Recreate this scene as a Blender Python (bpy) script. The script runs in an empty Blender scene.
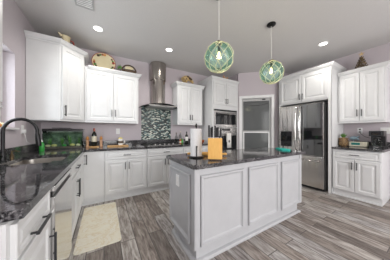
import bpy, bmesh, math, random
from mathutils import Vector, Matrix
random.seed(7)
C = bpy.context.scene.collection
S = bpy.context.scene
PI = math.pi
# ------------------------------------------------------------------ camera
cd = bpy.data.cameras.new('camera'); cam = bpy.data.objects.new('camera', cd); C.objects.link(cam)
cam.location = (0, 0, 1.204); cam.rotation_euler = (PI/2, 0, -0.535)
cd.sensor_width = 36; cd.lens = 153.488/390*36; cd.shift_y = 1.774/390; cd.clip_start = 0.02
S.camera = cam
# ------------------------------------------------------------------ world
w = bpy.data.worlds.new('daylight'); S.world = w; w.use_nodes = True
nt = w.node_tree; bg = nt.nodes['Background']
tc = nt.nodes.new('ShaderNodeTexCoord'); sx = nt.nodes.new('ShaderNodeSeparateXYZ'); cr = nt.nodes.new('ShaderNodeValToRGB')
nt.links.new(tc.outputs['Generated'], sx.inputs[0]); nt.links.new(sx.outputs['Z'], cr.inputs[0])
cr.color_ramp.elements[0].position = 0.0; cr.color_ramp.elements[0].color = (.30, .36, .24, 1)
cr.color_ramp.elements[1].position = .12; cr.color_ramp.elements[1].color = (.85, .93, 1.0, 1)
nt.links.new(cr.outputs[0], bg.inputs[0]); bg.inputs[1].default_value = 1.1
# ------------------------------------------------------------------ exposure, daylight
S.view_settings.view_transform = 'Standard'; S.view_settings.look = 'None'
S.view_settings.gamma = 1; S.view_settings.use_curve_mapping = False
S.view_settings.exposure = 0.0
def area(name, loc, rot, sx_, sy_, power, col=(1, 1, 1)):
    l = bpy.data.lights.new(name, 'AREA'); l.shape = 'RECTANGLE'; l.size = sx_; l.size_y = sy_; l.energy = power; l.color = col
    o = bpy.data.objects.new(name, l); C.objects.link(o); o.location = loc; o.rotation_euler = rot
    return o
# daylight through the big opening of the living side behind the camera and the sink window
area('rear_window_daylight', (1.5, -3.0, 1.55), (PI/2, 0, 0), 3.6, 2.0, 150, (1, .98, .97))
area('side_fill_light', (4.36, -1.7, 1.5), (PI/2, 0, PI/2), 1.8, 1.8, 34, (1, .98, .97))  # fill lamp added in front of the right wall, which has no window
area('sink_window_daylight', (-1.16, 2.1, 1.7), (PI/2, 0, -PI/2), 1.1, .8, 20, (.95, .97, 1))

# ------------------------------------------------------------------ materials
def mat(name, col, rough=.5, metal=0, **kw):
    m = bpy.data.materials.new(name); m.use_nodes = True
    b = m.node_tree.nodes['Principled BSDF']
    b.inputs['Base Color'].default_value = (*col, 1); b.inputs['Roughness'].default_value = rough; b.inputs['Metallic'].default_value = metal
    for k, v in kw.items():
        b.inputs[k.replace('_', ' ')].default_value = v
    return m
def N(m, t, **kw):
    n = m.node_tree.nodes.new(t)
    for k, v in kw.items():
        if k in n.inputs: n.inputs[k].default_value = v
        else: setattr(n, k, v)
    return n
def L(m, a, b): m.node_tree.links.new(a, b)
def P(m): return m.node_tree.nodes['Principled BSDF']
def coords(m, kind='Object', scale=(1, 1, 1), rot=(0, 0, 0)):
    t = N(m, 'ShaderNodeTexCoord'); mp = N(m, 'ShaderNodeMapping')
    mp.inputs['Scale'].default_value = scale; mp.inputs['Rotation'].default_value = rot
    L(m, t.outputs[kind], mp.inputs[0]); return mp.outputs[0]
def ramp(m, fac, stops):
    r = N(m, 'ShaderNodeValToRGB'); L(m, fac, r.inputs[0]); e = r.color_ramp.elements
    while len(e) < len(stops): e.new(.5)
    for i, (p, c) in enumerate(stops): e[i].position = p; e[i].color = (*c, 1)
    return r.outputs[0]
def bump(m, fac, s, d=.002):
    b = N(m, 'ShaderNodeBump'); b.inputs['Strength'].default_value = s; b.inputs['Distance'].default_value = d
    L(m, fac, b.inputs['Height']); L(m, b.outputs[0], P(m).inputs['Normal'])
def noisy(name, c1, c2, scale=30, rough=.5, metal=0, stretch=(1, 1, 1), bs=0, detail=3, **kw):
    m = mat(name, c1, rough, metal, **kw); v = coords(m, scale=stretch)
    n = N(m, 'ShaderNodeTexNoise', Scale=scale, Detail=detail); L(m, v, n.inputs['Vector'])
    L(m, ramp(m, n.outputs[0], [(.3, c1), (.7, c2)]), P(m).inputs['Base Color'])
    if bs: bump(m, n.outputs[0], bs)
    return m
M = {}
M['white'] = noisy('painted_white', (.70, .705, .71), (.73, .735, .74), 8, .38)
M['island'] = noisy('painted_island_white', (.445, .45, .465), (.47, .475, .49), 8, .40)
M['trim'] = noisy('trim_white', (.78, .78, .78), (.82, .82, .82), 9, .4)
M['wall'] = noisy('lavender_grey_paint', (.52, .47, .50), (.54, .49, .52), 60, .75, bs=.05)
M['ceil'] = noisy('ceiling_paint', (.64, .63, .625), (.67, .66, .655), 90, .85, bs=.05)
M['black'] = noisy('black_metal', (.015, .015, .016), (.025, .025, .026), 40, .35, .6)
M['dark'] = mat('dark_plastic', (.012, .012, .013), .3)
M['pull'] = noisy('dark_pewter_pull', (.030, .030, .033), (.05, .05, .054), 40, .45, .3)
M['paper'] = noisy('white_paper', (.80, .80, .80), (.86, .86, .86), 120, .9, bs=.3)
M['plastic_white'] = noisy('white_plastic', (.75, .75, .75), (.8, .8, .8), 20, .4)
M['grey'] = mat('grey_gap', (.10, .10, .10), .7)
def steel(name, c, rough, stretch=(1, 1, 60)):
    m = mat(name, c, rough, 1); v = coords(m, scale=stretch)
    n = N(m, 'ShaderNodeTexNoise', Scale=12, Detail=3); L(m, v, n.inputs['Vector'])
    L(m, ramp(m, n.outputs[0], [(.3, tuple(x*.88 for x in c)), (.7, tuple(min(1, x*1.08) for x in c))]), P(m).inputs['Base Color'])
    if stretch[2] == 1 and stretch[0] > 1:
        v2 = coords(m, scale=(7, 7, .35)); n3 = N(m, 'ShaderNodeTexNoise', Scale=1.0, Detail=2, Distortion=.4); L(m, v2, n3.inputs['Vector']); bump(m, n3.outputs[0], .5, .03)
    return m
M['steel'] = steel('brushed_stainless_steel', (.74, .72, .70), .18, (60, 60, 1))
M['steel_h'] = steel('brushed_stainless_sideways', (.56, .55, .54), .25)
M['steel_s'] = steel('polished_stainless_steel', (.66, .65, .64), .12)
M['chimney'] = steel('warm_stainless_steel', (.46, .425, .395), .16, (40, 40, 1))
M['steel_dw'] = steel('dishwasher_stainless_steel', (.74, .73, .72), .13)
def granite():
    m = mat('black_granite', (.02, .02, .02), .07); v = coords(m)
    a = N(m, 'ShaderNodeTexVoronoi', Scale=85); L(m, v, a.inputs['Vector'])
    n = N(m, 'ShaderNodeTexNoise', Scale=78, Detail=6, Roughness=.7); L(m, v, n.inputs['Vector'])
    n2 = N(m, 'ShaderNodeTexNoise', Scale=6, Detail=4); L(m, v, n2.inputs['Vector'])
    base = ramp(m, n.outputs[0], [(.40, (.008, .008, .010)), (.48, (.06, .058, .062)), (.55, (.17, .165, .17)), (.66, (.46, .44, .44))])
    tone = ramp(m, n2.outputs[0], [(.35, (.35, .35, .37)), (.7, (1, 1, 1))])
    mx = N(m, 'ShaderNodeMixRGB', blend_type='MULTIPLY'); mx.inputs[0].default_value = 1
    L(m, base, mx.inputs[1]); L(m, tone, mx.inputs[2])
    fl = ramp(m, a.outputs['Color'], [(.90, (0, 0, 0)), (.97, (.25, .24, .24))])
    ad = N(m, 'ShaderNodeMixRGB', blend_type='ADD'); ad.inputs[0].default_value = .8
    L(m, mx.outputs[0], ad.inputs[1]); L(m, fl, ad.inputs[2]); L(m, ad.outputs[0], P(m).inputs['Base Color'])
    return m
M['granite'] = granite()
def floor_mat():
    m = mat('wood_look_plank_tile', (.3, .28, .26), .5)
    v = coords(m, rot=(0, 0, PI/2))
    b = N(m, 'ShaderNodeTexBrick'); L(m, v, b.inputs['Vector'])
    b.offset = .37; b.offset_frequency = 2; b.squash = 1
    for k, x in {'Scale': 1, 'Mortar Size': .004, 'Mortar Smooth': .1, 'Bias': 0, 'Brick Width': .92, 'Row Height': .152}.items(): b.inputs[k].default_value = x
    b.inputs['Color1'].default_value = (0, 0, 0, 1); b.inputs['Color2'].default_value = (1, 1, 1, 1); b.inputs['Mortar'].default_value = (.5, .5, .5, 1)
    # per plank offset of the grain
    t2 = N(m, 'ShaderNodeTexCoord'); sc = N(m, 'ShaderNodeVectorMath', operation='MULTIPLY'); L(m, t2.outputs['Object'], sc.inputs[0]); sc.inputs[1].default_value = (22, 3.2, 1)
    of = N(m, 'ShaderNodeVectorMath', operation='MULTIPLY'); L(m, b.outputs['Color'], of.inputs[0]); of.inputs[1].default_value = (37, 23, 11)
    ad = N(m, 'ShaderNodeVectorMath', operation='ADD'); L(m, sc.outputs[0], ad.inputs[0]); L(m, of.outputs[0], ad.inputs[1])
    n = N(m, 'ShaderNodeTexNoise', Scale=1.6, Detail=7, Roughness=.62, Distortion=.6); L(m, ad.outputs[0], n.inputs['Vector'])
    grain = ramp(m, n.outputs[0], [(.28, (.11, .092, .082)), (.42, (.27, .24, .225)), (.52, (.40, .375, .355)), (.66, (.60, .58, .56))])
    tone = ramp(m, b.outputs['Color'], [(.0, (.42, .38, .36)), (.35, (.74, .68, .63)), (.6, (.92, .93, .95)), (1, (1.0, .97, .93))])
    mx = N(m, 'ShaderNodeMixRGB', blend_type='MULTIPLY'); mx.inputs[0].default_value = 1; L(m, grain, mx.inputs[1]); L(m, tone, mx.inputs[2])
    m2 = N(m, 'ShaderNodeMixRGB'); L(m, b.outputs['Fac'], m2.inputs[0]); L(m, mx.outputs[0], m2.inputs[1]); m2.inputs[2].default_value = (.085, .075, .07, 1)
    L(m, m2.outputs[0], P(m).inputs['Base Color'])
    bump(m, b.outputs['Fac'], -.4, .002)
    return m
M['floor'] = floor_mat()
def mosaic():
    m = mat('glass_mosaic', (.3, .4, .4), .25, Specular_IOR_Level=.2); v = coords(m, 'Object', (1, 1, 1), (PI/2, 0, 0))
    b = N(m, 'ShaderNodeTexBrick'); L(m, v, b.inputs['Vector']); b.offset = .5
    for k, x in {'Scale': 1, 'Mortar Size': .0022, 'Bias': 0, 'Brick Width': .046, 'Row Height': .024}.items(): b.inputs[k].default_value = x
    b.inputs['Color1'].default_value = (0, 0, 0, 1); b.inputs['Color2'].default_value = (1, 1, 1, 1); b.inputs['Mortar'].default_value = (.5, .5, .5, 1)
    c = ramp(m, b.outputs['Color'], [(0, (.004, .009, .011)), (.30, (.012, .035, .04)), (.42, (.12, .20, .19)), (.48, (.01, .04, .045)), (.53, (.40, .45, .38)), (.60, (.05, .12, .12)), (.66, (.66, .68, .60)), (.80, (.14, .22, .22)), (.90, (.5, .55, .5))])
    m.node_tree.nodes[-1].color_ramp.interpolation = 'CONSTANT'
    m2 = N(m, 'ShaderNodeMixRGB'); L(m, b.outputs['Fac'], m2.inputs[0]); L(m, c, m2.inputs[1]); m2.inputs[2].default_value = (.10, .12, .115, 1)
    L(m, m2.outputs[0], P(m).inputs['Base Color']); return m
M['mosaic'] = mosaic()
def rugm():
    m = mat('cream_marbled_rug', (.7, .65, .5), .8); v = coords(m)
    n = N(m, 'ShaderNodeTexNoise', Scale=6.5, Detail=7, Roughness=.65, Distortion=.8); L(m, v, n.inputs['Vector'])
    L(m, ramp(m, n.outputs[0], [(.30, (.82, .80, .70)), (.48, (.80, .75, .61)), (.515, (.72, .63, .45)), (.55, (.82, .79, .69)), (.75, (.76, .69, .53))]), P(m).inputs['Base Color'])
    n2 = N(m, 'ShaderNodeTexNoise', Scale=150); L(m, v, n2.inputs['Vector']); bump(m, n2.outputs[0], .3, .004); return m
M['rug'] = rugm()
def glass(name, tint, gloss=.12, rough=.02, extra=None, ex=0):
    m = bpy.data.materials.new(name); m.use_nodes = True; n = m.node_tree.nodes; n.clear()
    o = n.new('ShaderNodeOutputMaterial'); t = n.new('ShaderNodeBsdfTransparent'); g = n.new('ShaderNodeBsdfGlossy')
    t.inputs[0].default_value = (*tint, 1); g.inputs['Roughness'].default_value = rough
    lw = n.new('ShaderNodeLayerWeight'); lw.inputs[0].default_value = gloss
    mx = n.new('ShaderNodeMixShader'); lk = m.node_tree.links
    lk.new(lw.outputs['Fresnel'], mx.inputs[0]); lk.new(t.outputs[0], mx.inputs[1]); lk.new(g.outputs[0], mx.inputs[2])
    out = mx.outputs[0]
    if extra:
        d = n.new('ShaderNodeBsdfDiffuse'); d.inputs[0].default_value = (*extra, 1); tl = n.new('ShaderNodeBsdfTranslucent'); tl.inputs[0].default_value = (*extra, 1)
        m1 = n.new('ShaderNodeMixShader'); m1.inputs[0].default_value = .5; lk.new(d.outputs[0], m1.inputs[1]); lk.new(tl.outputs[0], m1.inputs[2])
        m2 = n.new('ShaderNodeMixShader'); m2.inputs[0].default_value = ex; lk.new(out, m2.inputs[1]); lk.new(m1.outputs[0], m2.inputs[2]); out = m2.outputs[0]
    lk.new(out, o.inputs[0]); return m
M['glass'] = glass('clear_glass', (.95, .98, .97))
M['globe'] = glass('sea_green_glass', (.78, .90, .91), .32, .03, (.26, .54, .55), .10)
M['pane'] = glass('window_glass', (.97, .99, 1))
M['water'] = glass('aquarium_water', (.88, .94, .90), .05)
M['bottle_clear'] = glass('bottle_glass', (.75, .78, .76), .2)
M['smoke'] = glass('smoked_glass', (.22, .25, .25), .2)
M['frost'] = glass('frosted_grey_glass', (.45, .47, .47), .35, .12, (.42, .44, .44), .45)
M['blackglass'] = mat('black_glass', (.012, .013, .015), .06)
M['mirrorglass'] = mat('reflective_black_glass', (.012, .013, .015), .04, IOR=2.3)
def emit(name, col, s):
    m = bpy.data.materials.new(name); m.use_nodes = True; n = m.node_tree.nodes; n.clear()
    o = n.new('ShaderNodeOutputMaterial'); e = n.new('ShaderNodeEmission'); e.inputs[0].default_value = (*col, 1); e.inputs[1].default_value = s
    m.node_tree.links.new(e.outputs[0], o.inputs[0]); return m
M['lamp'] = emit('lamp_lens', (1, .97, .92), 6); M['bulb'] = emit('warm_bulb', (1, .66, .28), 7)
M['display'] = emit('green_display', (.05, .25, .22), .5)
M['rope'] = noisy('natural_rope', (.62, .60, .40), (.72, .70, .50), 80, .85)
def wood(name, a, b, sc=10, st=(1, 1, 8), rough=.45): return noisy(name, a, b, sc, rough, stretch=st)
M['beech'] = wood('pale_beech_wood', (.78, .43, .11), (.84, .50, .15), 14, (6, 6, 1))
M['pinwood'] = wood('orange_wood', (.72, .38, .09), (.80, .46, .13), 8, (1, 8, 8))
M['board'] = wood('honey_wood_board', (.50, .27, .09), (.66, .40, .16), 8, (1, 8, 8))
M['millwood'] = wood('reddish_mill_wood', (.40, .18, .09), (.66, .42, .26), 18)
M['green'] = noisy('green_leaf', (.03, .10, .015), (.13, .28, .06), 30, .5)
M['lime'] = noisy('lime_green', (.03, .35, .05), (.06, .45, .08), 8, .3)
M['teal'] = noisy('teal_silicone', (.02, .48, .40), (.03, .56, .47), 30, .5)
M['cream'] = noisy('cream_ceramic', (.76, .66, .42), (.82, .73, .50), 8, .35)
M['red'] = noisy('red_glaze', (.30, .04, .03), (.40, .08, .05), 12, .3)
M['gold'] = noisy('gold_straw', (.45, .28, .10), (.78, .60, .32), 35, .6)
M['brown'] = noisy('dark_brown_wicker', (.05, .03, .02), (.14, .09, .05), 60, .7, bs=.5)
M['bronze'] = noisy('antique_bronze_wire', (.07, .05, .03), (.20, .14, .07), 40, .4, .6)
M['wine'] = mat('dark_wine_bottle_glass', (.012, .014, .010), .08)
M['label'] = noisy('cream_label_paper', (.66, .60, .45), (.74, .68, .54), 40, .7)
M['blue'] = noisy('pale_blue_ceramic', (.28, .44, .55), (.42, .58, .66), 20, .4)
M['pine'] = noisy('pineapple_brown', (.09, .045, .02), (.34, .22, .10), 30, .5)
M['beige'] = noisy('beige_plastic', (.60, .56, .45), (.66, .62, .50), 10, .45)
M['yellow'] = noisy('yellow_stone', (.62, .50, .14), (.74, .66, .32), 20, .6)
M['orange'] = noisy('orange_glaze', (.55, .22, .05), (.70, .34, .10), 10, .35)
M['amber'] = noisy('amber_glass', (.30, .05, .02), (.42, .12, .04), 10, .15)
M['pebble'] = noisy('dark_pebbles', (.03, .025, .02), (.20, .17, .13), 120, .7, bs=.8)
M['towel'] = noisy('white_cotton', (.74, .73, .70), (.80, .79, .76), 100, .9)
M['sinksteel'] = steel('sink_steel', (.50, .47, .43), .30, (1, 1, 1))
M['backdrop'] = noisy('mottled_green_backdrop', (.015, .025, .018), (.34, .42, .33), 11, .8, detail=6)
M['hooddark'] = steel('dark_brushed_steel', (.20, .195, .19), .3)
M['screen'] = noisy('vent_and_shaded_door_grey', (.42, .42, .42), (.48, .48, .48), 30, .5)

# ------------------------------------------------------------------ mesh helpers
class MB:
    def __init__(s): s.bm = bmesh.new()
    def box(s, x0, x1, y0, y1, z0, z1, bev=0, mtx=None):
        r = bmesh.ops.create_cube(s.bm, size=1); vs = r['verts']
        for v in vs: v.co = Vector(((x0+x1)/2+v.co.x*(x1-x0), (y0+y1)/2+v.co.y*(y1-y0), (z0+z1)/2+v.co.z*(z1-z0)))
        if mtx is not None: bmesh.ops.transform(s.bm, matrix=mtx, verts=vs)
        if bev:
            es = list({e for v in vs for e in v.link_edges})
            bmesh.ops.bevel(s.bm, geom=es, offset=bev, segments=2, affect='EDGES', profile=.7)
        return s
    def lathe(s, prof, c=(0, 0, 0), n=24, sx=1, sy=1, mtx=None, ring=False):
        rows = []; new = []
        for r, z in prof:
            if r < 1e-5: v = s.bm.verts.new((c[0], c[1], c[2]+z)); rows.append([v]); new.append(v)
            else:
                row = [s.bm.verts.new((c[0]+r*sx*math.cos(2*PI*i/n), c[1]+r*sy*math.sin(2*PI*i/n), c[2]+z)) for i in range(n)]; rows.append(row); new += row
        for a, b in list(zip(rows, rows[1:]))+([(rows[-1], rows[0])] if ring else []):
            for i in range(n):
                j = (i+1) % n
                f = [a[i] if len(a) > 1 else a[0], a[j] if len(a) > 1 else None, b[j] if len(b) > 1 else b[0], b[i] if len(b) > 1 else None]
                f = [x for x in f if x is not None]
                if len(f) > 2: s.bm.faces.new(f)
        if not ring:
            if len(rows[0]) > 1: s.bm.faces.new(rows[0][::-1])
            if len(rows[-1]) > 1: s.bm.faces.new(rows[-1])
        if mtx is not None: bmesh.ops.transform(s.bm, matrix=mtx, verts=new)
        return s
    def tube(s, pts, r, n=8, caps=True, closed=False):
        pts = [Vector(p) for p in pts]; rr = r if isinstance(r, (list, tuple)) else [r]*len(pts); rows = []; m = len(pts)
        up = None
        for i, p in enumerate(pts):
            if closed: t = (pts[(i+1) % m]-pts[i-1]).normalized()
            else: t = (pts[min(i+1, m-1)]-pts[max(i-1, 0)]).normalized()
            if up is None:
                up = Vector((0, 0, 1)) if abs(t.z) < .9 else Vector((1, 0, 0))
            a = t.cross(up).normalized(); b = a.cross(t).normalized(); up = b
            rows.append([s.bm.verts.new(p+(a*math.cos(2*PI*k/n)+b*math.sin(2*PI*k/n))*rr[i]) for k in range(n)])
        pr = list(zip(rows, rows[1:])) + ([(rows[-1], rows[0])] if closed else [])
        for a, b in pr:
            for k in range(n): s.bm.faces.new((a[k], a[(k+1) % n], b[(k+1) % n], b[k]))
        if caps and not closed: s.bm.faces.new(rows[0][::-1]); s.bm.faces.new(rows[-1])
        return s
    def ball(s, c, r, n=2, sc=(1, 1, 1), rot=0):
        b = bmesh.ops.create_icosphere(s.bm, subdivisions=n, radius=r)
        bmesh.ops.transform(s.bm, matrix=Matrix.Translation(c) @ Matrix.Rotation(rot, 4, 'Z') @ Matrix.Diagonal((*sc, 1)), verts=b['verts']); return s
    def prism(s, pts, z0, z1):
        a = [s.bm.verts.new((x, y, z0)) for x, y in pts]; b = [s.bm.verts.new((x, y, z1)) for x, y in pts]
        s.bm.faces.new(a[::-1]); s.bm.faces.new(b)
        for i in range(len(pts)): j = (i+1) % len(pts); s.bm.faces.new((a[i], a[j], b[j], b[i]))
        return s
    def raised(s, x0, z0, w_, h_, prof, y=0):
        """rectangular panel built of concentric rings (inset, projection towards -y)"""
        rings = []
        for ins, d in prof:
            rings.append([s.bm.verts.new(p) for p in ((x0+ins, y-d, z0+ins), (x0+w_-ins, y-d, z0+ins), (x0+w_-ins, y-d, z0+h_-ins), (x0+ins, y-d, z0+h_-ins))])
        for a, b in zip(rings, rings[1:]):
            for i in range(4): j = (i+1) % 4; s.bm.faces.new((a[i], a[j], b[j], b[i]))
        s.bm.faces.new(rings[-1]); s.bm.faces.new(rings[0][::-1]); return s
    def sweep(s, path, prof, z):
        """mouldings: profile (out, up) swept along an open plan path, outward is right of travel"""
        P_ = [Vector((x, y)) for x, y in path]; rows = []
        for i, p in enumerate(P_):
            d0 = (P_[i]-P_[i-1]).normalized() if i else None; d1 = (P_[i+1]-P_[i]).normalized() if i < len(P_)-1 else None
            n0 = Vector((d0.y, -d0.x)) if d0 else None; n1 = Vector((d1.y, -d1.x)) if d1 else None
            if n0 is None: nn = n1
            elif n1 is None: nn = n0
            else: nn = (n0+n1); nn = nn/(nn.dot(n0))
            rows.append([s.bm.verts.new((p.x+nn.x*o, p.y+nn.y*o, z+u)) for o, u in prof])
        k = len(prof)
        for a, b in zip(rows, rows[1:]):
            for i in range(k): j = (i+1) % k; s.bm.faces.new((a[i], b[i], b[j], a[j]))
        s.bm.faces.new(rows[0]); s.bm.faces.new(rows[-1][::-1]); return s
    def cells(s, xs, ys, inc, z0, z1):
        vt = {}
        def V(i, j, z):
            k = (i, j, z)
            if k not in vt: vt[k] = s.bm.verts.new((xs[i], ys[j], z))
            return vt[k]
        I = lambda i, j: 0 <= i < len(xs)-1 and 0 <= j < len(ys)-1 and inc(i, j)
        for i in range(len(xs)-1):
            for j in range(len(ys)-1):
                if not I(i, j): continue
                s.bm.faces.new((V(i, j, z1), V(i+1, j, z1), V(i+1, j+1, z1), V(i, j+1, z1)))
                s.bm.faces.new((V(i, j, z0), V(i, j+1, z0), V(i+1, j+1, z0), V(i+1, j, z0)))
                if not I(i-1, j): s.bm.faces.new((V(i, j, z0), V(i, j, z1), V(i, j+1, z1), V(i, j+1, z0)))
                if not I(i+1, j): s.bm.faces.new((V(i+1, j, z0), V(i+1, j+1, z0), V(i+1, j+1, z1), V(i+1, j, z1)))
                if not I(i, j-1): s.bm.faces.new((V(i, j, z0), V(i+1, j, z0), V(i+1, j, z1), V(i, j, z1)))
                if not I(i, j+1): s.bm.faces.new((V(i, j+1, z0), V(i, j+1, z1), V(i+1, j+1, z1), V(i+1, j+1, z0)))
        return s
    def bevel_at(s, test, off, seg=5):
        es = [e for e in s.bm.edges if test(e)]
        bmesh.ops.bevel(s.bm, geom=es, offset=off, segments=seg, affect='EDGES'); return s
    def xf(s, mtx): bmesh.ops.transform(s.bm, matrix=mtx, verts=s.bm.verts); return s
    def build(s, name, m, parent=None, smooth=False):
        bmesh.ops.recalc_face_normals(s.bm, faces=s.bm.faces)
        me = bpy.data.meshes.new(name); s.bm.to_mesh(me); s.bm.free(); me.materials.append(m)
        if smooth:
            for p in me.polygons: p.use_smooth = True
            try: me.set_sharp_from_angle(angle=math.radians(40))
            except Exception: pass
        o = bpy.data.objects.new(name, me); C.objects.link(o)
        if parent is not None: o.parent = parent
        return o
def tag(o, label, cat, group=None):
    o['label'] = label; o['category'] = cat
    if group: o['group'] = group
    return o
def thing(name, label, cat, loc=(0, 0, 0), rz=0, group=None):
    o = bpy.data.objects.new(name, None); C.objects.link(o); o.location = loc; o.rotation_euler = (0, 0, rz); o.empty_display_size = .05
    return tag(o, label, cat, group)
def struct(o): o['kind'] = 'structure'; return o

XL, YB, XR, ZC = -.945, 3.663, 4.436, 2.815
# ------------------------------------------------------------------ room shell
struct(MB().box(XL-.3, XR+.3, -3.3, YB+.3, -.1, 0).build('floor', M['floor']))
struct(MB().box(XL-.3, XR+.3, -3.3, YB+.3, ZC, ZC+.1).build('ceiling', M['ceil']))
struct(MB().box(XL-.2, XR+.2, YB, YB+.14, 0, ZC).build('wall_back', M['wall']))
# left wall with the sink window opening
WY0, WY1, WZ0, WZ1 = 1.66, 2.76, 1.252, 2.167
m = MB().cells([-3.2, WY0, WY1, YB], [0, WZ0, WZ1, ZC], lambda i, j: not (i == 1 and j == 1), 0, .16)
m.xf(Matrix(((0, 0, -1, XL), (1, 0, 0, 0), (0, 1, 0, 0), (0, 0, 0, 1))))
struct(m.build('wall_left', M['wall']))
struct(MB().box(XR, XR+.14, -3.2, YB, 0, ZC).build('wall_right', M['wall']))
m = MB().cells([XL, -.3, 3.3, XR], [0, .55, 2.5, ZC], lambda i, j: not (i == 1 and j == 1), 0, .14)
m.xf(Matrix(((1, 0, 0, 0), (0, 0, -1, -3.06), (0, 1, 0, 0), (0, 0, 0, 1))))
struct(m.build('wall_front', M['wall']))
# window 1 at the sink
wf = MB()
fx0, fx1 = XL-.155, XL-.115
wf.box(fx0, fx1, WY0+.002, WY0+.05, WZ0+.002, WZ1-.002, .004).box(fx0, fx1, WY1-.05, WY1-.002, WZ0+.002, WZ1-.002, .004)
wf.box(fx0, fx1, WY0+.05, WY1-.05, WZ0+.002, WZ0+.05, .004).box(fx0, fx1, WY0+.05, WY1-.05, WZ1-.05, WZ1-.002, .004).box(fx0, fx1, (WY0+WY1)/2-.02, (WY0+WY1)/2+.02, WZ0+.05, WZ1-.05, .004)
o = struct(wf.build('window_1', M['trim']))
MB().box(fx0+.015, fx0+.02, WY0+.05, WY1-.05, WZ0+.05, WZ1-.05).build('pane', M['pane'], o)
MB().box(XL-.112, XL+.03, WY0-.03, WY1+.03, WZ0-.022, WZ0-.0005, .004).build('sill', M['trim'], o)
# baseboards
struct(MB().box(XR-.014, XR-.0005, -3.1, .55, 0, .10, .003).build('baseboard_right', M['trim']))
struct(MB().box(XL+.0005, XL+.014, -3.1, .78, 0, .10, .003).build('baseboard_left', M['trim']))

# pantry corner: diagonal wall with a cased door
PX, PY = 3.187, 3.040; PL = 1.0
pm = Matrix.Translation((PX, PY, 0)) @ Matrix.Rotation(-PI/4, 4, 'Z')
def diag(o): o.matrix_world = pm; return o
m = MB().cells([0, .085, .850, PL], [0, 2.12, ZC], lambda i, j: not (i == 1 and j == 0), 0, .10)
m.xf(Matrix(((1, 0, 0, 0), (0, 0, 1, 0), (0, 1, 0, 0), (0, 0, 0, 1))))
struct(diag(m.build('wall_pantry', M['wall'])))
cs = MB()
prof = [(0, 0), (0, .016), (.01, .02), (.05, .014), (.062, .012), (.062, 0)]
cs.box(.028, .092, -.018, 0, 0, 2.115, .004).box(.843, .905, -.018, 0, 0, 2.115, .004).box(.028, .905, -.018, 0, 2.115, 2.18, .004)
cs.box(.086, .098, -.001, .10, 0, 2.108).box(.837, .849, -.001, .10, 0, 2.108).box(.086, .849, -.001, .10, 2.108, 2.119)
struct(diag(cs.build('trim_1', M['trim'])))
d = MB()
x0, x1 = .102, .833
d.box(x0, x0+.035, .035, .07, .01, 2.10, .003).box(x1-.035, x1, .035, .07, .01, 2.10, .003).box(x0+.035, x1-.035, .035, .07, 2.035, 2.10, .003)
d.box(x0+.035, x1-.035, .035, .07, .01, .45, .003).box(x0+.035, x1-.035, .035, .07, 1.20, 1.235, .003)
o = struct(diag(d.build('door_1', M['screen'])))  # white-painted door, its shade put into this grey colour
g = MB().box(x0+.035, x1-.035, .05, .056, 1.235, 2.035).build('upper_pane', M['frost'], o)
g = MB().box(x0+.06, x1-.06, .05, .056, .47, 1.18).build('lower_pane', M['frost'], o)
g = MB()
g.box(x0+.035, x0+.06, .022, .06, .45, 1.20, .004).box(x1-.06, x1-.035, .022, .06, .45, 1.20, .004).box(x0+.06, x1-.06, .022, .06, 1.175, 1.20, .004).box(x0+.06, x1-.06, .022, .06, .45, .475, .004)
g.build('pane_moulding', M['trim'], o)
MB().box(.62, .70, .012, .034, 2.055, 2.085, .004).build('closer', M['dark'], o)
MB().tube([(x0+.045+i*(x1-x0-.09)/16, .045, 1.97-.055*math.sin(PI*i/16)) for i in range(17)], .008, 6).build('sagging_tube', M['grey'], o)  # thin dark tube sagging across the upper pane
# pantry shelves seen dimly through the glass
sh = MB()
for z in (.5, .9, 1.3, 1.7): sh.prism([(3.45, YB-.01), (XR-.02, YB-.01), (XR-.02, 2.75), (4.2, 2.75), (4.1, 3.3), (3.45, 3.35)], z, z+.02)
tag(sh.build('pantry_shelf', M['trim']), 'white pantry shelving seen dimly behind the grey glass door', 'shelf')
struct(MB().box(3.96, XR-.003, 2.34, 2.38, 0, ZC-.001).build('wall_pantry_side', M['wall']))

struct(MB().box(3.19, 3.24, 3.09, YB-.001, 0, ZC-.001).build('wall_pantry_left', M['wall']))
# ------------------------------------------------------------------ cabinets
DP = [(0, 0), (0, .016), (.004, .020), (.050, .020), (.058, .011), (.072, .010), (.098, .018), (.102, .018)]
FP = [(0, 0), (0, .014), (.004, .018), (.022, .018), (.030, .012), (.036, .012), (.050, .017)]
G = .0035
def door(parent, x, z, w_, h_, name='door', prof=DP, m='white'):
    return MB().raised(x+G, z+G, w_-2*G, h_-2*G, prof, -.0005).build(name, M[m], parent)
def pull(parent, x, z, ln, vertical=True, y=-.020, m='pull', r=.005):
    b = MB(); e = ln/2-.018
    if vertical:
        b.box(x-r, x+r, y-.034, y-.022, z-ln/2, z+ln/2, .002)
        for s in (-1, 1): b.box(x-.004, x+.004, y-.024, y, z+s*e-.004, z+s*e+.004)
    else:
        b.box(x-ln/2, x+ln/2, y-.034, y-.022, z-r, z+r, .002)
        for s in (-1, 1): b.box(x+s*e-.004, x+s*e+.004, y-.024, y, z-.004, z+.004)
    return b.build('handle', M[m], parent)
CROWN = [(0, 0), (.008, 0), (.010, .014), (.018, .022), (.030, .030), (.044, .052), (.048, .062), (.054, .064), (.054, .080), (0, .080)]
def base_box(t, w_, dep, hollow=False, z1=.875):
    b = MB().box(0, w_, 0, dep, .112, .66 if hollow else z1, .0015)
    if hollow: b.box(0, w_, 0, .018, .66, z1).box(0, w_, dep-.018, dep, .66, z1).box(0, .018, .018, dep-.018, .66, z1).box(w_-.018, w_, .018, dep-.018, .66, z1)
    b.build('body', M['white'], t)
    k = MB().box(0, w_, .040, dep-.02, 0, .112)
    k.sweep([(0, .040), (w_, .040)], [(0, 0), (.028, 0), (.027, .014), (.020, .024), (0, .028)], 0)
    k.build('toe_kick', M['white'], t)
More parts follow.
